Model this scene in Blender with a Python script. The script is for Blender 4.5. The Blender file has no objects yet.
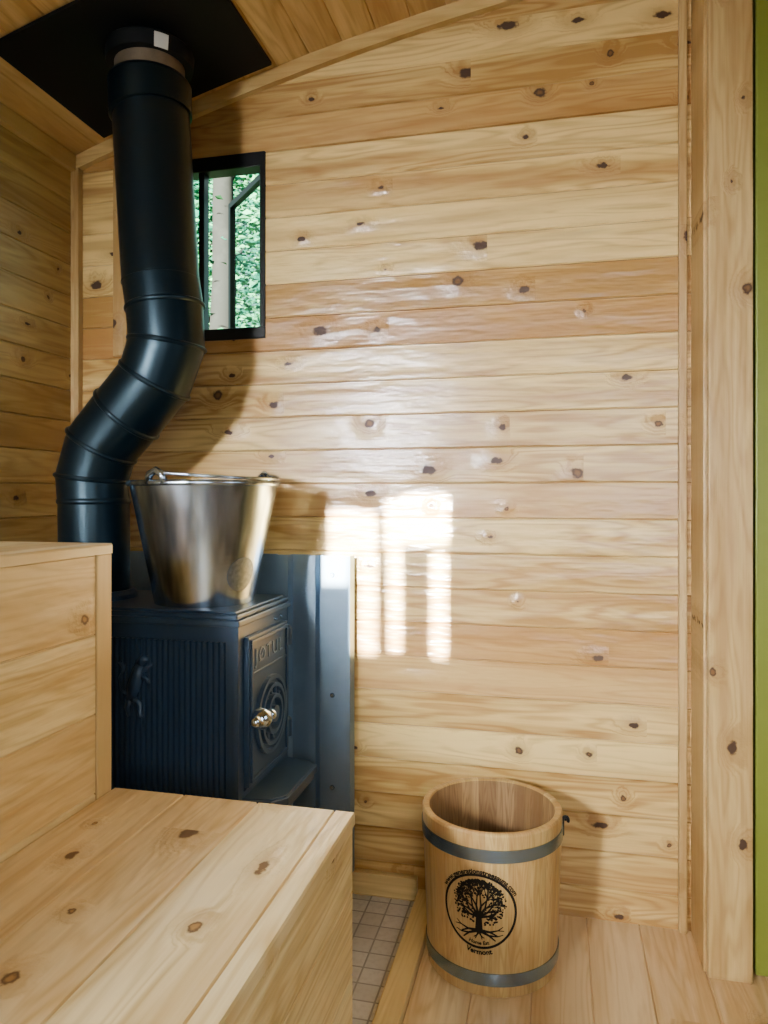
import bpy, bmesh, math, random
from mathutils import Vector, Matrix
R = random.Random(7)
S = bpy.context.scene
C = S.collection

# ------------------------------------------------------------ helpers
def link(o): C.objects.link(o); return o
def empty(name, loc, label, cat, group=None):
    e = bpy.data.objects.new(name, None); e.empty_display_size = .05
    e.location = loc; link(e); e["label"] = label; e["category"] = cat
    if group: e["group"] = group
    return e
def finish(bm, name, mat, origin=(0, 0, 0), parent=None, smooth=False, bevel=0, label=None, cat=None, kind=None, autosm=None):
    bmesh.ops.recalc_face_normals(bm, faces=bm.faces[:])
    me = bpy.data.meshes.new(name)
    o = Vector(origin)
    if o.length > 0: bmesh.ops.translate(bm, verts=bm.verts[:], vec=-o)
    bm.to_mesh(me); bm.free()
    ob = bpy.data.objects.new(name, me); ob.location = o; link(ob)
    if mat: me.materials.append(mat)
    if smooth:
        for p in me.polygons: p.use_smooth = True
        if autosm:
            try: me.set_sharp_from_angle(angle=math.radians(autosm))
            except Exception: pass
    if bevel:
        m = ob.modifiers.new("bevel", 'BEVEL'); m.width = bevel; m.segments = 2; m.limit_method = 'ANGLE'
    if parent:
        ob.parent = parent
        pl = Vector((0, 0, 0)); p = parent
        while p: pl += p.location; p = p.parent
        ob.location = o - pl
    if label: ob["label"] = label
    if cat: ob["category"] = cat
    if kind: ob["kind"] = kind
    return ob
def box(bm, x0, x1, y0, y1, z0, z1):
    vs = [bm.verts.new(p) for p in [(x0,y0,z0),(x1,y0,z0),(x1,y1,z0),(x0,y1,z0),(x0,y0,z1),(x1,y0,z1),(x1,y1,z1),(x0,y1,z1)]]
    for f in [(0,3,2,1),(4,5,6,7),(0,1,5,4),(1,2,6,5),(2,3,7,6),(3,0,4,7)]:
        bm.faces.new([vs[i] for i in f])
    return vs
def prism(bm, prof, a0, a1, mp):
    A = [bm.verts.new(mp(a0, *p)) for p in prof]; B = [bm.verts.new(mp(a1, *p)) for p in prof]
    n = len(prof)
    for i in range(n): bm.faces.new([A[i], A[(i+1) % n], B[(i+1) % n], B[i]])
    bm.faces.new(A[::-1]); bm.faces.new(B)
def planks(bm, along, across, a0, a1, b0, b1, front, back, w, off, g=.002, holes=()):
    """row of chamfered boards; front/back are the coordinates on the third axis"""
    ax = 'XYZ'.index(along); bx = 'XYZ'.index(across); tx = 3-ax-bx
    def mp(a, b, t):
        v = [0, 0, 0]; v[ax] = a; v[bx] = b; v[tx] = t; return tuple(v)
    s = 1 if back > front else -1
    k = math.floor((b0-off)/w)
    while off+k*w < b1-1e-6:
        lo, hi = max(b0, off+k*w), min(b1, off+(k+1)*w)
        cuts = [lo, hi]
        for h in holes:
            for q in (h[2], h[3]):
                if lo+1e-4 < q < hi-1e-4: cuts.append(q)
        cuts.sort()
        for l, h_ in zip(cuts[:-1], cuts[1:]):
            if h_-l < 1e-5: continue
            gl = g if abs(l-lo) < 1e-6 else 0; gh = g if abs(h_-hi) < 1e-6 else 0
            mid = (l+h_)/2; spans = [(a0, a1)]
            for h in holes:
                if h[2] < mid < h[3]:
                    ns = []
                    for (p, q) in spans:
                        if h[0] >= q or h[1] <= p: ns.append((p, q)); continue
                        if h[0] > p: ns.append((p, h[0]))
                        if h[1] < q: ns.append((h[1], q))
                    spans = ns
            for (p, q) in spans:
                prof = [(l+gl, front), (h_-gh, front)]
                if gh: prof.append((h_, front+s*g*1.6))
                prof += [(h_, back), (l, back)]
                if gl: prof.append((l, front+s*g*1.6))
                prism(bm, prof, p, q, mp)
        k += 1
def lathe(bm, prof, c=(0, 0), n=48, closed=False):
    rings = []
    for (r, z) in prof:
        rings.append([bm.verts.new((c[0]+r*math.cos(2*math.pi*i/n), c[1]+r*math.sin(2*math.pi*i/n), z)) for i in range(n)])
    m = len(rings)
    for j in range(m if closed else m-1):
        a, b = rings[j], rings[(j+1) % m]
        for i in range(n): bm.faces.new([a[i], a[(i+1) % n], b[(i+1) % n], b[i]])
    return rings
def sweep(bm, pts, rad, n=12, cap=True, closed=False):
    pts = [Vector(p) for p in pts]
    if not hasattr(rad, '__len__'): rad = [rad]*len(pts)
    rings = []; up = None; N = len(pts)
    for i, p in enumerate(pts):
        if closed: t = pts[(i+1) % N]-pts[i-1]
        elif i == 0: t = pts[1]-p
        elif i == N-1: t = p-pts[i-1]
        else: t = (pts[i+1]-p).normalized()+(p-pts[i-1]).normalized()
        t.normalize()
        if up is None:
            up = Vector((0, 1, 0)) if abs(t.y) < .9 else Vector((1, 0, 0))
        u = (up-t*up.dot(t)).normalized(); v = t.cross(u); up = u
        rings.append([bm.verts.new(p+(u*math.cos(2*math.pi*k/n)+v*math.sin(2*math.pi*k/n))*rad[i]) for k in range(n)])
    for j in range(N if closed else N-1):
        a, b = rings[j], rings[(j+1) % N]
        for i in range(n): bm.faces.new([a[i], a[(i+1) % n], b[(i+1) % n], b[i]])
    if cap and not closed:
        bm.faces.new(rings[0][::-1]); bm.faces.new(rings[-1])
    return rings
def cylx(bm, x0, x1, y, z, r, n=32, r2=None):
    r2 = r if r2 is None else r2
    A = [bm.verts.new((x0, y+r*math.cos(2*math.pi*i/n), z+r*math.sin(2*math.pi*i/n))) for i in range(n)]
    B = [bm.verts.new((x1, y+r2*math.cos(2*math.pi*i/n), z+r2*math.sin(2*math.pi*i/n))) for i in range(n)]
    for i in range(n): bm.faces.new([A[i], A[(i+1) % n], B[(i+1) % n], B[i]])
    bm.faces.new(A[::-1]); bm.faces.new(B)

# ------------------------------------------------------------ materials
class NT:
    def __init__(s, name):
        s.m = bpy.data.materials.new(name); s.m.use_nodes = True
        s.t = s.m.node_tree; s.b = s.t.nodes['Principled BSDF']
    def n(s, typ, **kw):
        x = s.t.nodes.new(typ)
        for k, v in kw.items(): setattr(x, k, v)
        return x
    def l(s, a, b): s.t.links.new(a, b)
    def put(s, inp, v):
        if hasattr(v, 'is_output'): s.l(v, inp)
        else: inp.default_value = v
    def math(s, op, a, b=0.0, c=None, clamp=False):
        x = s.n('ShaderNodeMath', operation=op); x.use_clamp = clamp
        s.put(x.inputs[0], a); s.put(x.inputs[1], b)
        if c is not None: s.put(x.inputs[2], c)
        return x.outputs[0]
    def mix(s, f, a, b, mode='MIX'):
        x = s.n('ShaderNodeMix', data_type='RGBA', blend_type=mode)
        s.put(x.inputs['Factor'], f)
        A = [i for i in x.inputs if i.name == 'A' and i.type == 'RGBA'][0]
        B = [i for i in x.inputs if i.name == 'B' and i.type == 'RGBA'][0]
        s.put(A, a if hasattr(a, 'is_output') else (*a, 1) if len(a) == 3 else a)
        s.put(B, b if hasattr(b, 'is_output') else (*b, 1) if len(b) == 3 else b)
        return [o for o in x.outputs if o.type == 'RGBA'][0]
    def mr(s, v, a, b, c=0.0, d=1.0):
        x = s.n('ShaderNodeMapRange'); x.interpolation_type = 'SMOOTHSTEP'
        for i, q in zip(range(5), (v, a, b, c, d)): s.put(x.inputs[i], q)
        return x.outputs[0]
    def comb(s, x, y, z):
        c = s.n('ShaderNodeCombineXYZ')
        for i, q in enumerate((x, y, z)): s.put(c.inputs[i], q)
        return c.outputs[0]
    def noise(s, vec, scale=1, detail=3, rough=.55):
        x = s.n('ShaderNodeTexNoise'); s.l(vec, x.inputs['Vector'])
        x.inputs['Scale'].default_value = scale; x.inputs['Detail'].default_value = detail
        x.inputs['Roughness'].default_value = rough
        return x.outputs[0]
    def pos(s): 
        g = s.n('ShaderNodeNewGeometry'); return g.outputs['Position']
    def bump(s, h, strength=.3, dist=.002):
        x = s.n('ShaderNodeBump'); s.l(h, x.inputs['Height'])
        x.inputs['Strength'].default_value = strength; x.inputs['Distance'].default_value = dist
        s.l(x.outputs[0], s.b.inputs['Normal']); s.l(x.outputs[0], s.b.inputs['Coat Normal'])

def wood(name, along, across, w, off, light, mid, dark, seed=0., knots=.5, kfreq=4., ksize=.012, rough=.42, center=None, rad=1., var=.6, gscale=1., ringc=.36, coat=0., kbrown=.75, pink=.3):
    k = NT(name)
    sp = k.n('ShaderNodeSeparateXYZ'); k.l(k.pos(), sp.inputs[0])
    o = {'X': sp.outputs[0], 'Y': sp.outputs[1], 'Z': sp.outputs[2]}
    a = o[along]
    if across == 'ANG':
        dx = k.math('SUBTRACT', o['X'], center[0]); dy = k.math('SUBTRACT', o['Y'], center[1])
        b = k.math('MULTIPLY', k.math('ARCTAN2', dy, dx), rad)
        t = k.math('SQRT', k.math('ADD', k.math('MULTIPLY', dx, dx), k.math('MULTIPLY', dy, dy)))
    else:
        b = o[across]; t = o[[q for q in 'XYZ' if q not in (along, across)][0]]
    r = k.math('DIVIDE', k.math('SUBTRACT', b, off), w)
    row = k.math('FLOOR', r); fr = k.math('FRACT', r)
    wn = k.n('ShaderNodeTexWhiteNoise', noise_dimensions='1D'); k.l(k.math('ADD', row, seed+.37), wn.inputs['W'])
    wsp = k.n('ShaderNodeSeparateColor'); k.l(wn.outputs['Color'], wsp.inputs[0])
    rnd, rnd2, rnd3 = wsp.outputs
    a2 = k.math('ADD', a, k.math('MULTIPLY', rnd, 37.7))
    W = k.math('ADD', k.math('MULTIPLY', a2, kfreq), k.math('MULTIPLY', row, 7.31))
    vo = k.n('ShaderNodeTexVoronoi', voronoi_dimensions='1D'); k.l(W, vo.inputs['W']); vo.inputs['Scale'].default_value = 1
    vs = k.n('ShaderNodeSeparateColor'); k.l(vo.outputs['Color'], vs.inputs[0])
    cr, cg, cb = vs.outputs
    asp = k.math('MULTIPLY_ADD', cb, .60, .34)
    dx = k.math('MULTIPLY', vo.outputs['Distance'], k.math('DIVIDE', asp, kfreq))
    dy = k.math('MULTIPLY', k.math('SUBTRACT', fr, k.math('MULTIPLY_ADD', cg, .70, .15)), w)
    wob = k.math('MULTIPLY', k.math('SUBTRACT', k.noise(k.comb(a2, b, t), 75, 3), .5), .014)
    dist = k.math('ADD', wob, k.math('SQRT', k.math('ADD', k.math('MULTIPLY', dx, dx), k.math('MULTIPLY', dy, dy))))
    x_ = k.math('DIVIDE', k.math('SUBTRACT', cr, 1-knots), knots)
    has = k.math('GREATER_THAN', x_, 0.)
    Rr = k.math('MULTIPLY', k.math('MULTIPLY_ADD', k.math('POWER', k.math('MAXIMUM', x_, 0.), 1.8), .76, .24), ksize)
    kn = k.math('MULTIPLY', has, k.mr(dist, k.math('MULTIPLY', Rr, .7), k.math('MULTIPLY_ADD', Rr, 1.1, .0008), 1., 0.))
    core = k.math('MULTIPLY', has, k.mr(dist, k.math('MULTIPLY', Rr, .2), k.math('MULTIPLY', Rr, .75), 1., 0.))
    halo = k.math('MULTIPLY', has, k.mr(dist, k.math('MULTIPLY', Rr, .7), k.math('MULTIPLY_ADD', Rr, 2.8, .014), 1., 0.))
    warp = k.math('MULTIPLY', halo, .42)
    n1 = k.noise(k.comb(k.math('MULTIPLY', a2, 1.1*gscale), k.math('MULTIPLY_ADD', b, 11.*gscale, warp), k.math('MULTIPLY', row, 3.17)), 1, 2.5, .5)
    ring = k.math('MULTIPLY_ADD', k.math('SINE', k.math('MULTIPLY', n1, 90.)), .5, .5)
    ring = k.math('POWER', ring, 1.9)
    n2 = k.noise(k.comb(k.math('MULTIPLY', a2, 5.), k.math('MULTIPLY', b, 170.), k.math('MULTIPLY', t, 60.)), 1, 4, .62)
    n3 = k.noise(k.comb(k.math('MULTIPLY', a2, 1.3), k.math('MULTIPLY', b, 14.), k.math('MULTIPLY', row, 5.1)), 1, 3, .55)
    f = k.math('ADD', k.math('MULTIPLY', ring, ringc), k.math('MULTIPLY', k.math('SUBTRACT', n2, .5), .7))
    f = k.math('ADD', f, k.math('MULTIPLY', k.mr(n3, .34, .70), .65))
    f = k.math('ADD', f, k.math('MULTIPLY', k.math('SUBTRACT', rnd2, .52), var), clamp=True)
    col = k.mix(f, light, mid)
    heart = k.math('MULTIPLY', k.mr(k.noise(k.comb(k.math('MULTIPLY', a2, .7), k.math('MULTIPLY', b, 14.), k.math('MULTIPLY', row, 9.7)), 1, 2), .52, .66), .5)
    col = k.mix(heart, col, (mid[0]*.92, mid[1]*.85, mid[2]*.8))
    col = k.mix(k.math('MULTIPLY', k.math('GREATER_THAN', rnd3, .66), pink), col, (mid[0]*1.04, mid[1]*.90, mid[2]*.92))
    col = k.mix(k.math('MULTIPLY', halo, .42), col, (mid[0]*.75, mid[1]*.62, mid[2]*.5))
    col = k.mix(kn, col, dark)
    brown = k.mix(k.math('GREATER_THAN', cb, kbrown), dark, (dark[0]*2.6+.03, dark[1]*2.6+.02, dark[2]*2.2))
    col = k.mix(core, col, brown)
    k.l(col, k.b.inputs['Base Color'])
    k.put(k.b.inputs['Roughness'], k.math('ADD', k.math('MULTIPLY', kn, .3), k.math('ADD', k.math('MULTIPLY', n2, .18), rough-.09)))
    k.put(k.b.inputs['Coat Weight'], k.math('MULTIPLY', k.math('SUBTRACT', 1., kn), coat)); k.b.inputs['Coat Roughness'].default_value = .13
    und = k.noise(k.comb(k.math('MULTIPLY', a2, 9.), k.math('MULTIPLY', b, 34.), row), 1, 2)
    h = k.math('ADD', k.math('MULTIPLY', n2, .3), k.math('MULTIPLY', n3, 2.0))
    h = k.math('ADD', h, k.math('MULTIPLY', und, 2.2))
    k.bump(k.math('ADD', h, k.math('MULTIPLY', halo, 1.6)), .6, .0032)
    return k.m

DK = (.050, .020, .007)
ROW, OFF = .0868, 1.03
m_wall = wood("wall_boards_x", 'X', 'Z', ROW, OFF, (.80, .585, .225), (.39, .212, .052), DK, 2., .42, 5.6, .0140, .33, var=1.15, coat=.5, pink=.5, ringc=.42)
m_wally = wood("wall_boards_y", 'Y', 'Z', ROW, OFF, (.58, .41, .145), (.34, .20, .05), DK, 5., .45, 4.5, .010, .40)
m_wallfar = wood("low_bounce_boards", 'X', 'Z', ROW, OFF, (.22, .14, .06), (.14, .08, .03), DK, 5., .3, 4., .012, .5)  # unseen front and right walls, coloured dark to cut bounce light
m_ceil = wood("ceiling_boards", 'Y', 'X', .088, 0., (.82, .61, .26), (.50, .315, .105), DK, 11., .4, 3.5, .010)
m_bench = wood("bench_boards", 'Y', 'X', .139, -.782+.002, (.86, .70, .38), (.55, .375, .14), (.13, .070, .028), 24.3, .85, 6.2, .0150, .38, var=.5, gscale=.8, coat=.1, kbrown=.5, pink=.25, ringc=.44)
m_side = wood("bench_side_boards", 'Y', 'Z', .139, .913-.139*8-.018, (.82, .65, .31), (.52, .345, .12), (.13, .070, .028), 32., .6, 4.8, .012, .42, var=.5, pink=.25, ringc=.42)
m_floor = wood("floor_boards", 'Y', 'X', .118, -.285, (.90, .70, .38), (.60, .385, .15), DK, 44., .6, 5., .012, .33, var=.9, pink=.3, ringc=.42)
m_vert = wood("upright_board", 'Z', 'X', .25, -.05, (.62, .44, .18), (.37, .22, .068), DK, 3., .95, 5.4, .011, .40, pink=0.)
m_trimx = wood("trim_board_x", 'X', 'Z', .5, .0, (.70, .51, .20), (.48, .31, .095), DK, 8., .2, 2., .008, .42, pink=0.)
m_trimy = wood("trim_board_y", 'Y', 'X', .5, -.6, (.70, .52, .21), (.48, .31, .10), DK, 9., .3, 3., .008, .42, pink=0.)

def plain(name, col, rough=.5, metal=0., spec=.5, nscale=0, nstr=.1, cvar=0., tint=None):
    k = NT(name)
    k.b.inputs['Roughness'].default_value = rough; k.b.inputs['Metallic'].default_value = metal
    k.b.inputs['Specular IOR Level'].default_value = spec
    if tint: k.b.inputs['Specular Tint'].default_value = (*tint, 1)
    n = k.noise(k.pos(), nscale or 20, 3)
    c = k.mix(k.math('MULTIPLY', n, cvar*2, clamp=True), col, tuple(q*.55 for q in col))
    k.l(c, k.b.inputs['Base Color'])
    if nscale: k.bump(n, nstr, .001)
    return k.m
m_iron = plain("black_cast_iron", (.020, .043, .078), .38, 0, .6, 180, .10, .1, (.7, .85, 1))
m_lip = plain("worn_cast_iron_lip", (.030, .055, .090), .28, 0, .8, 60, .10, .1, (.8, .9, 1))
m_pipe = plain("black_stovepipe_steel", (.001, .004, .007), .33, 0, .45, 8, .03, .1, (.50, .80, 1))
m_plate = plain("black_painted_plate", (.003, .005, .006), .6, 0, .2, 30, .02, .1)
m_black = plain("black_window_frame", (.004, .005, .006), .4, 0, .4, 30, .02, .1)
m_chrome = plain("chrome", (.60, .76, .96), .14, 1.)
m_galv = plain("galvanised_sheet", (.25, .37, .49), .30, .65, .6, 14, .06, .3)
m_hoop = plain("steel_hoop", (.24, .34, .45), .27, .92, .5, 60, .06, .15)
m_wire = plain("dark_wire", (.02, .02, .022), .4, .6)
m_lime = plain("lime_green_paint", (.18, .21, .025), .45, 0, .4, 10, .02, .12)
m_dkgreen = plain("dark_gap_strip", (.015, .025, .008), .5, 0)  # dark strip standing in for the dark gap between post and door
m_label = plain("paper_label", (.62, .64, .60), .6, 0)
m_burn = plain("burned_black", (.008, .006, .004), .7, 0, .2)
m_band = plain("unpainted_metal_band", (.36, .29, .20), .4, .6, .5, 40, .4, .6)
m_bark = plain("bark", (.030, .034, .028), .9, 0, .1, 9, 1., 1.)
m_grass = plain("grass", (.03, .07, .012), .9, 0, .1, 3, .3, .3)
m_stamp = plain("etched_steel", (.36, .43, .50), .38, .98, .5, 120, .4, .8)

# brushed stainless for the pail
k = NT("brushed_stainless")
sp = k.n('ShaderNodeSeparateXYZ'); k.l(k.pos(), sp.inputs[0])
br = k.noise(k.comb(k.math('MULTIPLY', sp.outputs[0], 6), k.math('MULTIPLY', sp.outputs[1], 6), k.math('MULTIPLY', sp.outputs[2], 260)), 1, 3)
vt = k.noise(k.comb(k.math('MULTIPLY', sp.outputs[0], 22), k.math('MULTIPLY', sp.outputs[1], 22), k.math('MULTIPLY', sp.outputs[2], 2.5)), 1, 2)
sm = k.noise(k.pos(), 10, 3, .5)
k.b.inputs['Metallic'].default_value = 1.
k.l(k.mix(k.mr(vt, .38, .62), (.64, .80, 1.), (.29, .37, .47)), k.b.inputs['Base Color'])
k.l(k.math('MULTIPLY_ADD', sm, .12, .17), k.b.inputs['Roughness'])
k.bump(k.math('ADD', k.math('MULTIPLY', br, .10), k.math('ADD', k.math('MULTIPLY', sm, .4), k.math('MULTIPLY', vt, .8))), .24, .004)
m_steel = k.m
# tiles
k = NT("floor_tile")
bt = k.n('ShaderNodeTexBrick'); k.l(k.pos(), bt.inputs['Vector'])
bt.offset = 0.; bt.squash = 1.
for nm, v in (('Scale', 1.), ('Brick Width', .05), ('Row Height', .05), ('Mortar Size', .0022), ('Mortar Smooth', .2)): bt.inputs[nm].default_value = v
bt.inputs['Color1'].default_value = (.66, .63, .54, 1); bt.inputs['Color2'].default_value = (.50, .475, .40, 1); bt.inputs['Mortar'].default_value = (.28, .265, .22, 1)
nn = k.noise(k.pos(), 90, 4)
k.l(k.mix(k.math('MULTIPLY', k.mr(nn, .4, .75), .4), bt.outputs['Color'], (.38, .35, .28)), k.b.inputs['Base Color'])
k.b.inputs['Roughness'].default_value = .35
k.bump(k.math('SUBTRACT', 1., bt.outputs['Fac']), .5, .002)
m_tile = k.m
# leaves
k = NT("leaf_green")
ln = k.noise(k.pos(), 1.3, 2)
k.l(k.mix(k.mr(ln, .40, .62), (.010, .095, .055), (.075, .27, .10)), k.b.inputs['Base Color'])
k.b.inputs['Roughness'].default_value = .7
k.b.inputs['Specular IOR Level'].default_value = .0
m_leaf = k.m
# glass
k = NT("window_glass")
k.b.inputs['Base Color'].default_value = (.76, .98, .98, 1); k.b.inputs['Roughness'].default_value = 0.
k.b.inputs['Transmission Weight'].default_value = 1.; k.b.inputs['IOR'].default_value = 1.05
m_glass = k.m

# ------------------------------------------------------------ room shell
XL, XR, YB, YF = -1.312, 1.05, 1.79, -1.1
def zc(x): return 2.298-.0745*(x-.89)**2
WX0, WX1, WZ0, WZ1 = -1.14, -.742, 1.411, 1.90
bm = bmesh.new()
planks(bm, 'X', 'Z', XL-.05, XR+.05, -.03, 2.36, YB, YB+.03, ROW, OFF, .0026, holes=[(WX0, WX1, WZ0, WZ1)])
finish(bm, "wall_back", m_wall, kind="structure")
bm = bmesh.new()
planks(bm, 'Y', 'Z', YF, YB, -.03, 2.0, XL, XL-.03, ROW, OFF, .0026)
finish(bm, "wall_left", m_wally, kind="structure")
bm = bmesh.new()
planks(bm, 'Y', 'Z', YF, YB, -.03, 2.36, XR, XR+.03, ROW, OFF, .0022)
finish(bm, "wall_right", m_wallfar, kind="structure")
# unseen front wall; window openings shaped to throw the sun patch
op = [(-.930, -.861, 1.262, 1.455), (-.850, -.807, 1.09, 1.345), (-.773, -.742, 1.10, 1.350), (-.665, -.628, 1.09, 1.350), (-.861, -.807, 1.345, 1.452), (-.782, -.742, 1.350, 1.480), (-.742, -.624, 1.370, 1.493)]
bm = bmesh.new()
planks(bm, 'X', 'Z', XL-.05, XR+.05, -.03, 2.36, YF, YF-.03, ROW, OFF, .0022, holes=op)
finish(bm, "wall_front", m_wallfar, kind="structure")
bm = bmesh.new()
wdt = .088
k0 = math.floor((XL-.05)/wdt)
while k0*wdt < XR+.05:
    a, b = k0*wdt, (k0+1)*wdt; g = .0025
    prof = [(a+g, zc(a+g)), (b-g, zc(b-g)), (b, zc(b)+.0035), (b, zc(b)+.03), (a, zc(a)+.03), (a, zc(a)+.0035)]
    prism(bm, prof, YF-.04, YB+.05, lambda t, p, q: (p, t, q)); k0 += 1
finish(bm, "ceiling", m_ceil, kind="structure")
bm = bmesh.new(); planks(bm, 'Y', 'X', YF, YB, -.285, XR, 0., -.03, .118, -.285, .0022)
finish(bm, "floor", m_floor, kind="structure")
bm = bmesh.new(); box(bm, XL, -.335, YF, YB, -.03, -.004)
finish(bm, "floor_tiled", m_tile, kind="structure")
bm = bmesh.new(); box(bm, -.335, -.285, YF, YB, -.03, .02)
finish(bm, "trim_1", m_trimy, kind="structure", bevel=.003)
bm = bmesh.new(); box(bm, XL, -.336, YB-.02, YB, -.004, .052)
finish(bm, "baseboard_back", m_trimx, kind="structure", bevel=.002)
# curved cove trim along back wall
bm = bmesh.new(); N = 28
prev = None
for i in range(N+1):
    x = XL+(XR-XL)*i/N; z = zc(x)
    v = [bm.verts.new(p) for p in [(x, YB-.018, z-.038), (x, YB-.018, z), (x, YB, z), (x, YB, z-.038)]]
    if prev:
        for j in range(4): bm.faces.new([prev[j], prev[(j+1) % 4], v[(j+1) % 4], v[j]])
    prev = v
finish(bm, "trim_2", m_trimx, kind="structure")
bm = bmesh.new(); box(bm, XL, XL+.025, YB-.02, YB, 0, zc(XL)-.03)
finish(bm, "trim_3", m_vert, kind="structure", bevel=.002)
bm = bmesh.new(); box(bm, XL, XL+.018, YF, YB-.02, zc(XL)-.04, zc(XL)+.003)
finish(bm, "trim_4", m_trimy, kind="structure", bevel=.002)
# right-hand posts of the doorway
bm = bmesh.new(); box(bm, .272, .290, YB-.014, YB, 0, zc(.28)-.035)
finish(bm, "trim_5", m_vert, kind="structure", bevel=.002)
bm = bmesh.new(); box(bm, .300, .318, 1.645, YB, 0, zc(.3))
finish(bm, "trim_6", m_vert, kind="structure", bevel=.002)
bm = bmesh.new(); box(bm, .306, .391, 1.624, 1.645, 0, zc(.35))
finish(bm, "trim_7", m_vert, kind="structure", bevel=.003)
bm = bmesh.new(); box(bm, .318, .394, 1.645, YB, 0, zc(.35))
finish(bm, "trim_8", m_dkgreen, kind="structure")
bm = bmesh.new(); box(bm, .398, XR, 1.635, 1.675, .012, zc(.5)-.02)
finish(bm, "door_1", m_lime, kind="structure", bevel=.004)

# window in back wall
wroot = bpy.data.objects.new("window_1", None); wroot.location = ((WX0+WX1)/2, YB, WZ0); link(wroot); wroot["kind"] = "structure"
bm = bmesh.new()
f = .030
box(bm, WX0, WX1, YB-.006, YB+.04, WZ0, WZ0+f); box(bm, WX0, WX1, YB-.006, YB+.04, WZ1-f-.008, WZ1)
box(bm, WX0, WX0+f, YB-.006, YB+.04, WZ0+f, WZ1-f); box(bm, WX1-.014, WX1, YB-.006, YB+.04, WZ0+f, WZ1-f)
box(bm, -.934, -.918, YB, YB+.03, WZ0+f, WZ1-f)
finish(bm, "window_frame", m_black, origin=wroot.location, parent=wroot, bevel=.002)
bm = bmesh.new(); box(bm, WX0+f, -.934, YB+.012, YB+.016, WZ0+f, WZ1-f)
finish(bm, "window_pane", m_glass, origin=(-1.03, YB+.01, 1.6), parent=wroot)
# open sash, hinged on its right stile, swung outwards
RZ = Matrix.Rotation(math.radians(-45), 3, 'Z')
bm = bmesh.new(); L = .262; s0, s1 = WZ0+.03, WZ1-.032; q = .016
box(bm, -L, 0, -.009, .009, s0, s0+q); box(bm, -L, 0, -.009, .009, s1-q, s1)
box(bm, -L, -L+q, -.009, .009, s0+q, s1-q); box(bm, -q, 0, -.009, .009, s0+q, s1-q)
hinge = Vector((-.762, YB+.045, 0))
bmesh.ops.rotate(bm, verts=bm.verts[:], cent=(0, 0, 0), matrix=RZ)
bmesh.ops.translate(bm, verts=bm.verts[:], vec=hinge)
finish(bm, "window_sash", m_black, origin=(-.762, YB+.045, 1.6), parent=wroot)
bm = bmesh.new(); box(bm, -L+q, -q, -.002, .002, s0+q, s1-q)
bmesh.ops.rotate(bm, verts=bm.verts[:], cent=(0, 0, 0), matrix=RZ)
bmesh.ops.translate(bm, verts=bm.verts[:], vec=hinge)
finish(bm, "sash_pane", m_glass, origin=(-.80, YB+.1, 1.6), parent=wroot)
bm = bmesh.new(); box(bm, WX0-.045, WX0, YB-.012, YB, WZ0-.03, WZ1+.02)
finish(bm, "trim_9", m_vert, kind="structure", bevel=.002)

# ------------------------------------------------------------ benches
BX0, BX1, BY0, BY1, BZ = -.782, -.3275, -.9, 1.175, .470
low = empty("sauna_bench", (-.55, .14, 0), "lower step-like sauna bench of pale knotty pine boards", "bench")
bm = bmesh.new(); planks(bm, 'Y', 'X', BY0, BY1, BX0+.002, BX1, BZ, BZ-.02, .139, BX0+.002, .0022)
finish(bm, "seat", m_bench, origin=(-.55, .14, BZ-.02), parent=low)
bm = bmesh.new(); planks(bm, 'Y', 'Z', BY0, BY1-.002, .0, BZ-.02, BX1-.004, BX1-.024, .139, .913-.139*8-.018, .0022)
finish(bm, "front_panel", m_side, origin=(BX1, .14, 0), parent=low)
bm = bmesh.new(); planks(bm, 'X', 'Z', BX0+.002, BX1-.024, .0, BZ-.02, BY1-.004, BY1-.024, .139, .0, .0012)
finish(bm, "end_panel", m_trimx, origin=(-.55, BY1, 0), parent=low)
UZ = .913
up = empty("sauna_bench", (-1.04, .14, 0), "upper sauna bench with pine board front beside the stove", "bench")
bm = bmesh.new(); planks(bm, 'Y', 'X', BY0, BY1-.004, XL+.002, BX0+.001, UZ, UZ-.018, .139, XL, .0022)
finish(bm, "seat", m_bench, origin=(-1.04, .14, UZ-.02), parent=up)
bm = bmesh.new(); planks(bm, 'Y', 'Z', BY0, BY1-.05, .0, UZ-.018, BX0-.002, BX0-.02, .139, UZ-.139*8-.018, .0022)
finish(bm, "front_panel", m_side, origin=(BX0, .14, 0), parent=up)
bm = bmesh.new(); box(bm, BX0-.02, BX0+.001, BY1-.049, BY1-.006, 0, UZ-.018)
finish(bm, "corner_batten", m_vert, origin=(BX0, BY1, 0), parent=up, bevel=.002)
bm = bmesh.new(); planks(bm, 'X', 'Z', XL+.002, BX0-.021, .0, UZ-.019, BY1-.006, BY1-.026, .139, 0, .0012)
finish(bm, "end_panel", m_trimx, origin=(-1.04, BY1, 0), parent=up)

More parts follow.
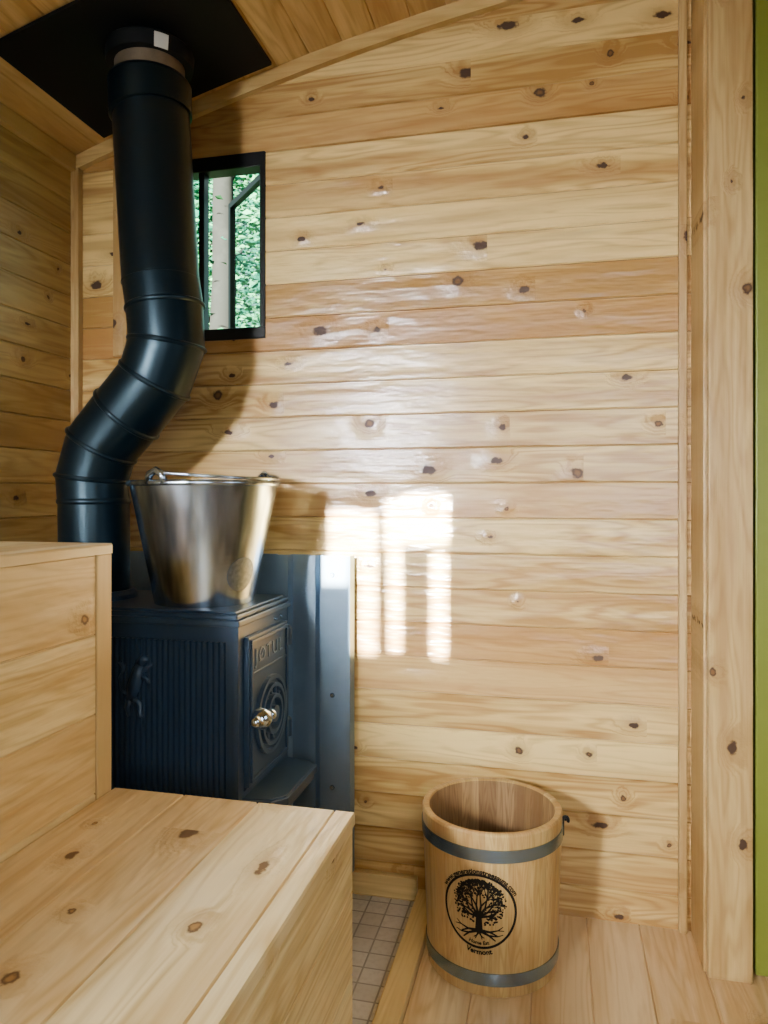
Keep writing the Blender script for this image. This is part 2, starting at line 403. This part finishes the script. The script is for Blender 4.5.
# ------------------------------------------------------------ heat shields
shd = empty("heat_shield", (-.85, 1.77, 0), "galvanised sheet metal heat shield on the wall behind the stove", "heat shield")
bm = bmesh.new()
xs = [(-1.25, 1.772), (-.70, 1.772), (-.695, 1.750), (-.665, 1.750), (-.66, 1.772), (-.612, 1.772), (-.607, 1.745), (-.590, 1.745), (-.587, 1.768), (-.575, 1.768), (-.572, 1.745), (-.500, 1.745), (-.497, 1.772)]
A = [bm.verts.new((x, y, .055)) for x, y in xs]; B = [bm.verts.new((x, y, .848)) for x, y in xs]
for i in range(len(xs)-1): bm.faces.new([A[i], A[i+1], B[i+1], B[i]])
o = finish(bm, "sheet", m_galv, origin=(-.85, 1.77, 0), parent=shd)
md = o.modifiers.new("thick", 'SOLIDIFY'); md.thickness = .0015
for z in (.80, .50, .27):
    bm = bmesh.new()
    for xx in (-.545,):
        A_ = [bm.verts.new((xx+.007*math.cos(a*math.pi/4), 1.7445, z+.007*math.sin(a*math.pi/4))) for a in range(8)]
        B_ = [bm.verts.new((xx+.005*math.cos(a*math.pi/4), 1.740, z+.005*math.sin(a*math.pi/4))) for a in range(8)]
        for i in range(8): bm.faces.new([A_[i], A_[(i+1) % 8], B_[(i+1) % 8], B_[i]])
        bm.faces.new(B_)
    finish(bm, "screw", m_hoop, origin=(-.545, 1.745, z), parent=shd)

chs = empty("ceiling_heat_shield", (-.95, 1.54, 1.97), "square black steel plate on the ceiling around the stovepipe", "heat shield")
bm = bmesh.new(); prev = None
for i in range(9):
    x = -1.19+.483*i/8
    v = [bm.verts.new((x, y, zc(x)-dz)) for y, dz in ((1.335, .012), (1.745, .012), (1.745, .004), (1.335, .004))]
    if prev:
        for j in range(4): bm.faces.new([prev[j], prev[(j+1) % 4], v[(j+1) % 4], v[j]])
    else: bm.faces.new(v)
    prev = v
bm.faces.new(prev[::-1])
finish(bm, "plate", m_plate, origin=(-.95, 1.54, 2.0), parent=chs)

# ------------------------------------------------------------ stovepipe
pp = empty("stovepipe", (-1.071, 1.54, .775), "black steel stovepipe with two segmented elbows rising to the ceiling", "stovepipe")
PY = 1.535
def ring_at(bm, p, t, r, wd=.006, bulge=.003):
    t = Vector(t).normalized(); p = Vector(p)
    sweep(bm, [p-t*wd, p-t*wd*.5, p, p+t*wd*.5, p+t*wd], [r, r+bulge*.8, r+bulge, r+bulge*.8, r], 40, cap=False)
bm = bmesh.new()
sweep(bm, [(-.9245, PY, 1.966), (-.9245, PY, 1.956), (-.9225, PY, 1.885), (-.922, PY, 1.882)], [.088, .094, .094, .0885], 48)
sweep(bm, [(-.922, PY, 1.89), (-.897, PY, 1.50), (-.8965, PY, 1.495)], [.0875, .0875, .089], 48)
finish(bm, "upper_pipe", m_pipe, origin=(-.91, PY, 1.5), parent=pp, smooth=True, autosm=25)
bm = bmesh.new()
path = [(-.8962, 1.50), (-.886, 1.435), (-.881, 1.350), (-.912, 1.268), (-.985, 1.190), (-1.052, 1.118), (-1.078, 1.040), (-1.073, .985)]
rr = [.0875, .0875, .087, .086, .085, .084, .082, .081]
sweep(bm, [(x, PY, z) for x, z in path], rr, 48)
for i in range(1, len(path)-1):
    a, b, c = path[i-1], path[i], path[i+1]
    ta = Vector((b[0]-a[0], 0, b[1]-a[1])).normalized(); tb = Vector((c[0]-b[0], 0, c[1]-b[1])).normalized()
    ring_at(bm, (b[0], PY, b[1]), ta+tb, rr[i]*1.008, .006, .0042)
finish(bm, "elbow", m_pipe, origin=(-.98, PY, 1.2), parent=pp, smooth=True, autosm=9)
bm = bmesh.new()
sweep(bm, [(-1.073, PY, .992), (-1.071, PY, .80), (-1.071, PY, .775)], [.0805, .0805, .0805], 48)
ring_at(bm, (-1.073, PY, .985), (0, 0, 1), .081, .007, .003)
finish(bm, "lower_pipe", m_pipe, origin=(-1.071, PY, .775), parent=pp, smooth=True, autosm=25)
zt = zc(-.925)-.012
bm = bmesh.new(); lathe(bm, [(.001, 2.036), (.096, 2.036), (.101, 2.030), (.097, 1.999), (.001, 1.999)], (-.925, PY), 48)
lathe(bm, [(.084, 2.036), (.082, zt-.006)], (-.925, PY), 48)
finish(bm, "collar", m_plate, origin=(-.925, PY, 2.0), parent=pp, smooth=True, autosm=25)
bm = bmesh.new(); lathe(bm, [(.001, 1.999), (.079, 1.999), (.079, 1.965), (.001, 1.965)], (-.925, PY), 48)
finish(bm, "pipe_band", m_band, origin=(-.925, PY, 2.0), parent=pp, smooth=True, autosm=25, label="bare metal band")
bm = bmesh.new()
vs = []
for a in (-54, -48, -42, -36):
    for z, r_ in ((1.994, .0985), (2.026, .1020)): vs.append(bm.verts.new((-.925+r_*math.cos(math.radians(a)), PY+r_*math.sin(math.radians(a)), z)))
for i in range(3): bm.faces.new([vs[2*i], vs[2*i+2], vs[2*i+3], vs[2*i+1]])
finish(bm, "sticker", m_label, origin=(-.88, PY-.09, 2.01), parent=pp, label="white paper sticker")

# ------------------------------------------------------------ wood stove
SX0, SX1, SY0, SY1, ST = -1.17, -.640, 1.395, 1.685, .757
stv = empty("wood_stove", ((SX0+SX1)/2, 1.54, 0), "small blue-black cast-iron wood stove with ribbed sides and front door", "stove")
ZB = .30
bm = bmesh.new()
box(bm, SX0+.012, SX1-.012, SY0+.012, SY1-.012, ZB, ST-.03)
n = 36
for i in range(n):
    x = SX0+.03+(SX1-SX0-.06)*(i+.5)/n
    for y, s in ((SY0+.012, -1), (SY1-.012, 1)):
        prof = [(x-.0045, y), (x-.0028, y+s*.0065), (x+.0028, y+s*.0065), (x+.0045, y)]
        prism(bm, prof, ZB+.03, ST-.065, lambda t, p, q: (p, q, t))
for y0, y1 in ((SY0+.004, SY0+.012), (SY1-.012, SY1-.004)):
    box(bm, SX0+.012, SX1-.012, y0, y1, ST-.062, ST-.03); box(bm, SX0+.012, SX1-.012, y0, y1, ZB, ZB+.03)
    box(bm, SX1-.028, SX1-.012, y0, y1, ZB+.03, ST-.062); box(bm, SX0+.012, SX0+.028, y0, y1, ZB+.03, ST-.062)
box(bm, SX1-.014, SX1, SY0+.004, SY0+.03, ZB, ST-.03); box(bm, SX1-.014, SX1, SY1-.03, SY1-.004, ZB, ST-.03)
box(bm, SX1-.014, SX1, SY0+.03, SY1-.03, ST-.06, ST-.03); box(bm, SX1-.014, SX1, SY0+.03, SY1-.03, ZB, .375)
finish(bm, "body", m_iron, origin=(-.9, 1.54, ZB), parent=stv)
# relief on near side: rampant animal figure
bm = bmesh.new()
cx, cz, y0 = -.880, .605, SY0+.0095
def blob(pts, r):
    sweep(bm, [(cx+p[0]*.9, y0, cz+p[1]*.9) for p in pts], [q_*.85 for q_ in r], 10)
blob([(-.012, -.05), (-.004, -.02), (.006, .012), (.012, .036)], [.012, .018, .017, .012])
blob([(.012, .036), (.022, .05), (.034, .048)], [.012, .013, .007])
blob([(.006, .02), (.03, .026), (.044, .038)], [.010, .007, .006])
blob([(.004, .006), (.028, .004), (.04, -.008)], [.010, .007, .006])
blob([(-.008, -.045), (.012, -.06), (.010, -.085), (.024, -.09)], [.012, .009, .007, .006])
blob([(-.014, -.045), (-.022, -.07), (-.016, -.09)], [.011, .008, .007])
blob([(-.014, -.04), (-.036, -.03), (-.042, 0), (-.030, .022), (-.040, .04)], [.0055, .0055, .0055, .0055, .008])
finish(bm, "relief", m_iron, origin=(cx, y0, cz), parent=stv, smooth=True)
bm = bmesh.new()
box(bm, SX0-.004, SX1+.006, SY0-.006, SY1+.006, ST-.03, ST-.016)
box(bm, SX0, SX1, SY0, SY1, ST-.016, ST-.006)
box(bm, SX0+.008, SX1-.008, SY0+.008, SY1-.008, ST-.006, ST)
finish(bm, "top_plate", m_iron, origin=(-.9, 1.54, ST-.03), parent=stv, bevel=.0025)
bm = bmesh.new(); lathe(bm, [(.001, ST), (.098, ST), (.098, ST+.01), (.088, ST+.019), (.001, ST+.019)], (-1.071, PY), 40)
finish(bm, "flue_collar", m_iron, origin=(-1.071, PY, ST), parent=stv, smooth=True, autosm=25)
for y_, z_ in ((1.60, .712), (1.635, .712), (1.655, .55)):
    bm = bmesh.new(); cylx(bm, SX1, SX1+.005, y_, z_, .005, 10, .0035)
    finish(bm, "rivet", m_hoop, origin=(SX1, y_, z_), parent=stv)
door = finish((lambda b: (box(b, SX1, SX1+.012, 1.425, 1.652, .385, .700), box(b, SX1+.012, SX1+.017, 1.432, 1.645, .392, .400),
    box(b, SX1+.012, SX1+.017, 1.432, 1.645, .685, .693), box(b, SX1+.012, SX1+.017, 1.432, 1.440, .400, .685), box(b, SX1+.012, SX1+.017, 1.637, 1.645, .400, .685),
    box(b, SX1+.012, SX1+.0145, 1.44, 1.637, .616, .622), b)[-1])(bmesh.new()), "door", m_iron, origin=(SX1, 1.54, .385), parent=stv, bevel=.0015)
bm = bmesh.new(); DXF = SX1+.012
for r0, r1, h in ((.086, .077, .009), (.068, .060, .012), (.044, .036, .015)):
    n = 40; R4 = []
    for rr_, xx in ((r0, DXF), (r0, DXF+h), (r1, DXF+h), (r1, DXF)):
        R4.append([bm.verts.new((xx, 1.54+rr_*math.cos(2*math.pi*i/n), .510+rr_*math.sin(2*math.pi*i/n))) for i in range(n)])
    for j in range(3):
        for i in range(n): bm.faces.new([R4[j][i], R4[j][(i+1) % n], R4[j+1][(i+1) % n], R4[j+1][i]])
for i in range(12):
    a = 2*math.pi*i/12
    p = Vector((DXF+.003, 1.54+.042*math.cos(a), .510+.042*math.sin(a))); q_ = Vector((DXF+.003, 1.54+.066*math.cos(a+.2), .510+.066*math.sin(a+.2)))
    sweep(bm, [p, q_], .004, 6)
cylx(bm, DXF, DXF+.016, 1.54, .510, .018, 24)
finish(bm, "draught_wheel", m_lip, origin=(DXF, 1.54, .51), parent=door)
# handle: chrome
bm = bmesh.new()
HZ = .526
sweep(bm, [(DXF, 1.486, HZ-.004), (DXF+.024, 1.480, HZ-.003)], .007, 12)
sweep(bm, [(DXF+.024, 1.484, HZ-.003), (DXF+.023, 1.470, HZ-.002), (DXF+.022, 1.458, HZ)], [.010, .0075, .011], 16)
bmesh.ops.create_uvsphere(bm, u_segments=20, v_segments=12, radius=.0225, matrix=Matrix.Translation((DXF+.023, 1.440, HZ+.002)))
bmesh.ops.create_uvsphere(bm, u_segments=16, v_segments=10, radius=.0125, matrix=Matrix.Translation((DXF+.021, 1.412, HZ+.003)))
bmesh.ops.create_uvsphere(bm, u_segments=16, v_segments=10, radius=.0130, matrix=Matrix.Translation((DXF+.024, 1.486, HZ-.003)))
finish(bm, "door_handle", m_chrome, origin=(DXF, 1.455, HZ), parent=door, smooth=True, label="shiny chrome door handle with round knob")
for z in (.66, .44):
    bm = bmesh.new(); lathe(bm, [(.001, z-.02), (.008, z-.02), (.008, z+.02), (.004, z+.026), (.001, z+.027)], (SX1+.010, 1.662), 16)
    finish(bm, "hinge", m_iron, origin=(SX1+.01, 1.662, z), parent=stv, smooth=True, autosm=30)
def text_mesh(txt, size, mapf, name, mat, parent, origin, ext=0.0, bold=0., space=1.):
    cu = bpy.data.curves.new("tmp", 'FONT'); cu.body = txt; cu.size = size; cu.align_x = 'CENTER'; cu.align_y = 'CENTER'
    cu.extrude = ext; cu.offset = bold; cu.resolution_u = 3; cu.space_character = space
    ob = bpy.data.objects.new("tmp", cu); link(ob)
    bpy.context.view_layer.update()
    me = bpy.data.meshes.new_from_object(ob.evaluated_get(bpy.context.evaluated_depsgraph_get()))
    bpy.data.objects.remove(ob)
    bm = bmesh.new(); bm.from_mesh(me); bpy.data.meshes.remove(me)
    for v in bm.verts: v.co = Vector(mapf(*v.co))
    return finish(bm, name, mat, origin=origin, parent=parent)
m_letter = plain("worn_raised_iron", (.10, .15, .20), .35, .2)
text_mesh("JØTUL", .044, lambda x, y, z: (DXF+.0012+z, 1.535+x*1.08, .652+y), "lettering", m_letter, door, (DXF, 1.54, .648), .0010, .0, 1.22)
# ash shelf: solid lip
bm = bmesh.new()
pl = [(SX1, SY0+.01), (-.575, SY0+.022), (-.548, SY0+.05), (-.548, SY1-.05), (-.575, SY1-.022), (SX1, SY1-.01)]
for z0, z1, k_ in ((.350, .364, 1.), (.335, .350, .94), (.364, .366, .93)):
    A = [bm.verts.new((SX1+(p[0]-SX1)*k_, 1.54+(p[1]-1.54)*k_, z0)) for p in pl]; B = [bm.verts.new((SX1+(p[0]-SX1)*k_, 1.54+(p[1]-1.54)*k_, z1)) for p in pl]
    for i in range(6): bm.faces.new([A[i], A[(i+1) % 6], B[(i+1) % 6], B[i]])
    bm.faces.new(A[::-1]); bm.faces.new(B)
finish(bm, "ash_shelf", m_lip, origin=(SX1, 1.54, .335), parent=stv, bevel=.0015)
for lx in (SX0+.04, SX1-.04):
    for ly in (SY0+.03, SY1-.03):
        bm = bmesh.new()
        sx = -1 if lx < -.9 else 1; sy = -1 if ly < 1.54 else 1
        sweep(bm, [(lx, ly, ZB+.01), (lx+.01*sx, ly+.006*sy, .2), (lx+.004*sx, ly, .08), (lx+.016*sx, ly+.008*sy, .015), (lx+.018*sx, ly+.008*sy, -.004)], [.022, .018, .012, .014, .018], 12)
        finish(bm, "leg", m_iron, origin=(lx, ly, 0), parent=stv, smooth=True)

# ------------------------------------------------------------ steel pail on the stove
PC = (-.785, 1.535); PB, PT, RB, RT = ST+.001, 1.032, .111, .164
pail = empty("metal_bucket", (PC[0], PC[1], PB), "brushed stainless steel bucket with wire bail on the stove top", "bucket")
bm = bmesh.new()
prof = [(.001, PB+.006), (RB-.006, PB+.006), (RB-.004, PB), (RB, PB), (RB+.001, PB+.006), (RT, PT-.012)]
prof += [(RT+.004+.004*math.cos(a), PT-.006+.006*math.sin(a)) for a in [math.pi*q_/6-math.pi/2 for q_ in range(0, 9)]]
prof += [(RT-.0015, PT-.004), (RT-.0015, PT-.012), (RB-.0005, PB+.010), (.001, PB+.010)]
lathe(bm, prof, PC, 72)
finish(bm, "body", m_steel, origin=(*PC, PB), parent=pail, smooth=True, autosm=40)
def pr(z): return RB+.001+(RT-RB-.001)*(z-PB-.006)/(PT-.012-PB-.006)
bm = bmesh.new(); sc, sz = math.radians(-24), .826
def st(s, h, e=.0008):
    z = sz+h; r_ = pr(z)+e; a = sc+s/.127
    return (PC[0]+r_*math.cos(a), PC[1]+r_*math.sin(a), z)
radii = [.0, .011, .022, .030, .0375]
prev = None
for r0 in radii[1:]:
    ringv = [bm.verts.new(st(r0*math.cos(2*math.pi*i/40), r0*math.sin(2*math.pi*i/40))) for i in range(40)]
    if prev is None:
        c_ = bm.verts.new(st(0, 0))
        for i in range(40): bm.faces.new([c_, ringv[i], ringv[(i+1) % 40]])
    else:
        for i in range(40): bm.faces.new([prev[i], prev[(i+1) % 40], ringv[(i+1) % 40], ringv[i]])
    prev = ringv
stamp = finish(bm, "stamp", m_stamp, origin=st(0, 0), parent=pail, smooth=True, label="round dark etched maker stamp")
ang = [math.radians(-100), math.radians(58)]
for a in ang:
    bm = bmesh.new()
    er = Vector((math.cos(a), math.sin(a), 0)); et = Vector((-math.sin(a), math.cos(a), 0)); c0 = Vector((*PC, PT))+er*(RT+.001)
    sweep(bm, [c0-et*.022+Vector((0, 0, -.008)), c0-et*.016+Vector((0, 0, .012)), c0+Vector((0, 0, .020)), c0+et*.016+Vector((0, 0, .012)), c0+et*.022+Vector((0, 0, -.008))], [.008]*5, 10)
    finish(bm, "handle_lug", m_steel, origin=c0, parent=pail, smooth=True)
bm = bmesh.new(); pts = []
for i in range(31):
    a = ang[0]+(ang[1]-ang[0])*i/30
    lift = .016-.012*math.sin(math.pi*i/30)
    pts.append((PC[0]+(RT+.002)*math.cos(a), PC[1]+(RT+.002)*math.sin(a), PT+lift))
sweep(bm, pts, .0035, 10)
finish(bm, "handle", m_steel, origin=(*PC, PT), parent=pail, smooth=True)

# ------------------------------------------------------------ wooden pail on the floor
KC = (-.1375, 1.597); KR0, KR1, KH = .138, .150, .33
m_oak = wood("oak_staves", 'Z', 'ANG', 2*math.pi*.144/20, 0, (.60, .42, .165), (.36, .215, .065), (.2, .1, .04), 60., .001, 3., .001, .40, center=KC, rad=.144, var=.4, gscale=2.5, ringc=.45)
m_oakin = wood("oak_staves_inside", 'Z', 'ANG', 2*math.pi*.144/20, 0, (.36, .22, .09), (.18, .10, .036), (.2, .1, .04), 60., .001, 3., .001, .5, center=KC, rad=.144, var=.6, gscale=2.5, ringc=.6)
kb = empty("wooden_bucket", (KC[0], KC[1], 0), "round oak stave bucket with two steel hoops and burned tree emblem", "bucket")
def kr(z): return KR0+(KR1-KR0)*z/KH
NS = 20*8
def kmesh(spec, name, mat, label=None):
    bm = bmesh.new(); rr_ = []
    for r, z, groove in spec:
        rr_.append([bm.verts.new((KC[0]+(r-(groove if i % 8 == 0 else 0))*math.cos(2*math.pi*i/NS), KC[1]+(r-(groove if i % 8 == 0 else 0))*math.sin(2*math.pi*i/NS), z)) for i in range(NS)])
    for a_, b_ in zip(rr_[:-1], rr_[1:]):
        for i in range(NS): bm.faces.new([a_[i], a_[(i+1) % NS], b_[(i+1) % NS], b_[i]])
    return finish(bm, name, mat, origin=(*KC, 0), parent=kb, smooth=True, autosm=35, label=label)
kmesh([(.001, .012, 0), (KR0-.012, .0, 0), (KR0-.003, 0, 0), (kr(.003), .003, .0008), (kr(KH-.004), KH-.004, .0008), (KR1-.003, KH, .0005), (KR1-.013, KH, 0), (KR1-.016, KH-.003, 0)], "body", m_oak)
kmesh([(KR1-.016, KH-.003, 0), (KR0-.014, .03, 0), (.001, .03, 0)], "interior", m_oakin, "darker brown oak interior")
for z in (.287, .038):
    bm = bmesh.new(); h = .0125
    lathe(bm, [(kr(z-h)+.0002, z-h), (kr(z-h)+.0026, z-h), (kr(z)+.0030, z), (kr(z+h)+.0026, z+h), (kr(z+h)+.0002, z+h)], KC, 96, closed=True)
    finish(bm, "hoop", m_hoop, origin=(*KC, z), parent=kb, smooth=True, autosm=30)
HA0, HA1 = math.radians(8), math.radians(158)
for a in (HA0, HA1):
    bm = bmesh.new(); er = Vector((math.cos(a), math.sin(a), 0)); c0 = Vector((*KC, .298))+er*(kr(.3)+.003)
    pts = [c0+Vector((0, 0, -.030)), c0+Vector((0, 0, .002))]+[c0+er*(.006-.006*math.cos(q_))+Vector((0, 0, .002+.008*math.sin(q_))) for q_ in [i*math.pi/6 for i in range(1, 8)]]
    sweep(bm, pts, .0034, 8)
    finish(bm, "handle_hook", m_wire, origin=c0, parent=kb, smooth=True)
bm = bmesh.new(); pts = []
for i in range(33):
    t = i/32; a = HA0+(HA1-HA0)*t
    r_ = kr(.3)+.009; tilt = math.sin(math.pi*t)
    pts.append((KC[0]+r_*math.cos(a), KC[1]+r_*math.sin(a), .302-.045*tilt))
sweep(bm, pts, .0035, 8)
finish(bm, "handle", m_wire, origin=(*KC, .3), parent=kb, smooth=True, label="thin black wire bail handle")
# emblem
PH0 = math.radians(-95.0); EZ = .1740; ES = 1.15
def em0(s, h, z=0):
    zz = EZ+h; r_ = kr(zz)+.0010+z; a = PH0+s/.144
    return (KC[0]+r_*math.cos(a), KC[1]+r_*math.sin(a), zz)
def em(s, h, z=0): return em0(s*ES, h*ES, z)
bm = bmesh.new()
def q2(p, q, w0, w1, sub=1):
    p = Vector(p); q = Vector(q); d = q-p
    if d.length < 1e-6: return
    nrm = Vector((-d.y, d.x)).normalized()
    prev = None
    for i in range(sub+1):
        t = i/sub; c_ = p+d*t; w_ = w0+(w1-w0)*t
        v = (bm.verts.new(em(*(c_+nrm*w_/2))), bm.verts.new(em(*(c_-nrm*w_/2))))
        if prev: bm.faces.new([prev[0], prev[1], v[1], v[0]])
        prev = v
def ring2(r0, r1):
    pv = None; n = 96
    for i in range(n+1):
        a = 2*math.pi*i/n
        v = (bm.verts.new(em(r0*math.cos(a), r0*math.sin(a))), bm.verts.new(em(r1*math.cos(a), r1*math.sin(a))))
        if pv: bm.faces.new([pv[0], pv[1], v[1], v[0]])
        pv = v
ring2(.0612, .0655)
RE = random.Random(3)
def leaf(p, big=1.):
    a0 = RE.uniform(0, 6.28); r_ = RE.uniform(.0017, .0029)*big
    bm.faces.new([bm.verts.new(em(p[0]+r_*math.cos(a0+i*math.pi/3)*(1.3 if i % 3 == 0 else .8), p[1]+r_*math.sin(a0+i*math.pi/3))) for i in range(6)])
CC = Vector((0, .014))
def branch(p, a, L_, w_, d):
    q = Vector(p)+Vector((math.cos(a), math.sin(a)))*L_
    if (q-CC).length > .041:
        leaf(p); return
    q2(p, q, w_, w_*.7)
    if d == 0:
        leaf(q); return
    for s in ((-.42, .38) if d % 2 else (-.5, .05, .5)):
        branch(q, a+s+RE.uniform(-.18, .18), L_*RE.uniform(.72, .92), w_*.62, d-1)
    if d < 3: leaf(q)
q2((0, -.038), (0, -.008), .014, .010, 3)
for a, L_ in ((2.95, .016), (2.55, .019), (2.15, .020), (1.78, .020), (1.38, .020), (1.0, .020), (.6, .019), (.2, .016)):
    branch((0, -.010), a, L_, .0052, 5)
for i in range(330):   # leafy round crown
    a = RE.uniform(0, 2*math.pi); r_ = .042*math.sqrt(RE.uniform(.12, 1))
    x, y = CC.x+r_*1.12*math.cos(a), CC.y+r_*math.sin(a)
    if y > -.022 and not (abs(x) < .009 and y < -.002): leaf((x, y), .8)
def root(p, a, L_, w_, d):
    q = Vector(p)+Vector((math.cos(a), math.sin(a)))*L_
    if q.length > .058: return
    q2(p, q, w_, w_*.6)
    if d == 0: return
    for s in (-.35, .35): root(q, a+s+RE.uniform(-.1, .1), L_*.75, w_*.6, d-1)
for a in (-.05, -.4, -2.75, -3.1): root((0, -.033), a, .019, .006, 2)
for a in (-1.0, -2.15): root((0, -.036), a, .008, .004, 1)
finish(bm, "emblem", m_burn, origin=(KC[0], KC[1]-.14, EZ), parent=kb, label="burned leafy tree emblem inside a ring")
def arc_at(RA, top=True):
    def f_(x, y, z):
        if top:
            a = math.pi/2-x/RA; r_ = RA+y
        else:
            a = -math.pi/2+x/RA; r_ = RA-y
        return em0(r_*math.cos(a), r_*math.sin(a), z+.0012)
    return f_
text_mesh("www.generationstreesauna.com", .0138, arc_at(.0805), "lettering", m_burn, kb, (KC[0], KC[1]-.14, EZ+.07), 0, .0005)
text_mesh("Home Est", .0100, arc_at(.0630, False), "lettering", m_burn, kb, (KC[0], KC[1]-.14, EZ-.05), 0, .0004)
text_mesh("Vermont", .0142, arc_at(.0815, False), "lettering", m_burn, kb, (KC[0], KC[1]-.14, EZ-.078), 0, .0006)

# ------------------------------------------------------------ outdoors
bm = bmesh.new(); box(bm, -16, 8, 1.95, 22, -.6, -.5)
finish(bm, "ground", m_grass, kind="structure")
def tree(x, y, h, tr, cr_, nl, seed, label, ls=1., nb=10):
    T = random.Random(seed)
    e = empty("tree", (x, y, -.5), label, "tree", "trees outside the small window")
    bm = bmesh.new()
    pts = [(x+T.uniform(-.02, .02)*i, y, -.5+h*i/6) for i in range(7)]
    sweep(bm, pts, [tr*(1-.1*i) for i in range(7)], 14)
    for i in range(nb):
        z = T.uniform(1.4, h-.8); a = T.uniform(0, 6.28); L_ = T.uniform(.3, .6)*cr_
        sweep(bm, [(x, y, z), (x+L_*.5*math.cos(a), y+L_*.5*math.sin(a), z+.2), (x+L_*math.cos(a), y+L_*math.sin(a), z+.5)], [.035, .022, .008], 6)
    finish(bm, "trunk", m_bark, origin=(x, y, -.5), parent=e, smooth=True)
    bm = bmesh.new()
    for i in range(nl):
        a = T.uniform(0, 6.28); rr_ = (cr_-.1)*math.sqrt(T.random()); z = T.uniform(.6, h-.6)
        c_ = Vector((x+rr_*math.cos(a), y+rr_*math.sin(a), z)); s_ = T.uniform(.03, .06)*ls
        M = Matrix.Rotation(T.uniform(0, 6.28), 3, 'Z') @ Matrix.Rotation(T.uniform(-1.3, 1.3), 3, 'X')
        bm.faces.new([bm.verts.new(c_+M @ Vector(p)) for p in ((-s_, 0, 0), (0, -s_*.5, 0), (s_, 0, 0), (0, s_*.5, .01))])
    finish(bm, "foliage", m_leaf, origin=(x, y, 2), parent=e, kind="stuff")
tree(-2.40, 5.0, 4.6, .15, .8, 400, 1, "broad-trunked leafy tree close outside the cabin window", 1., 3)
tree(-3.75, 7.6, 6.0, .06, 1.45, 12000, 2, "tall leafy green tree further from the cabin", .8, 5)
tree(-5.6, 11.2, 8., .08, 2.1, 22000, 3, "broad leafy green tree further from the cabin", 1.6, 5)
tree(-1.3, 10.8, 8., .2, 1.7, 3000, 4, "tall leafy green tree further from the cabin")

# ------------------------------------------------------------ light
w = bpy.data.worlds.new("sky"); S.world = w; w.use_nodes = True
bg = w.node_tree.nodes['Background']; bg.inputs[0].default_value = (.60, .95, .88, 1); bg.inputs[1].default_value = 1.5
sun = bpy.data.lights.new("sun", 'SUN'); sun.energy = 135; sun.angle = math.radians(.65); sun.color = (1, .95, .86)
so = bpy.data.objects.new("sun", sun); link(so)
so.rotation_euler = Vector((.125, 1, -.17)).to_track_quat('-Z', 'Y').to_euler()
def area(name, loc, tgt, sx, sy, power, col, spread=180):
    l = bpy.data.lights.new(name, 'AREA'); l.shape = 'RECTANGLE'; l.size = sx; l.size_y = sy; l.energy = power; l.color = col
    l.spread = math.radians(spread)
    o = bpy.data.objects.new(name, l); o.location = loc; link(o)
    o.rotation_euler = (Vector(tgt)-Vector(loc)).to_track_quat('-Z', 'Y').to_euler()
area("skylight_from_window", (-1.10, -1.04, 1.38), (-.16, 1.79, .76), .26, .22, 20, (.97, .98, 1.), 68)
area("fill_before_front_wall", (.40, -1.04, 1.0), (-.05, 1.79, .30), .8, 1.2, 8, (.94, .97, 1.), 76)  # added fill light; the front wall behind it is solid
area("skylight_from_door", (.98, .75, 1.0), (-.6, .9, .35), .7, 1.1, 3.5, (.92, .97, 1.), 110)

# ------------------------------------------------------------ camera
th = math.radians(13.3)
cam = bpy.data.cameras.new("camera"); co = bpy.data.objects.new("camera", cam); link(co)
co.location = (0, 0, 1.0); co.rotation_euler = (math.pi/2, 0, th)
cam.sensor_fit = 'HORIZONTAL'; cam.sensor_width = 36; cam.lens = 730/768*36; cam.shift_y = -17/768; cam.clip_start = .02
S.camera = co
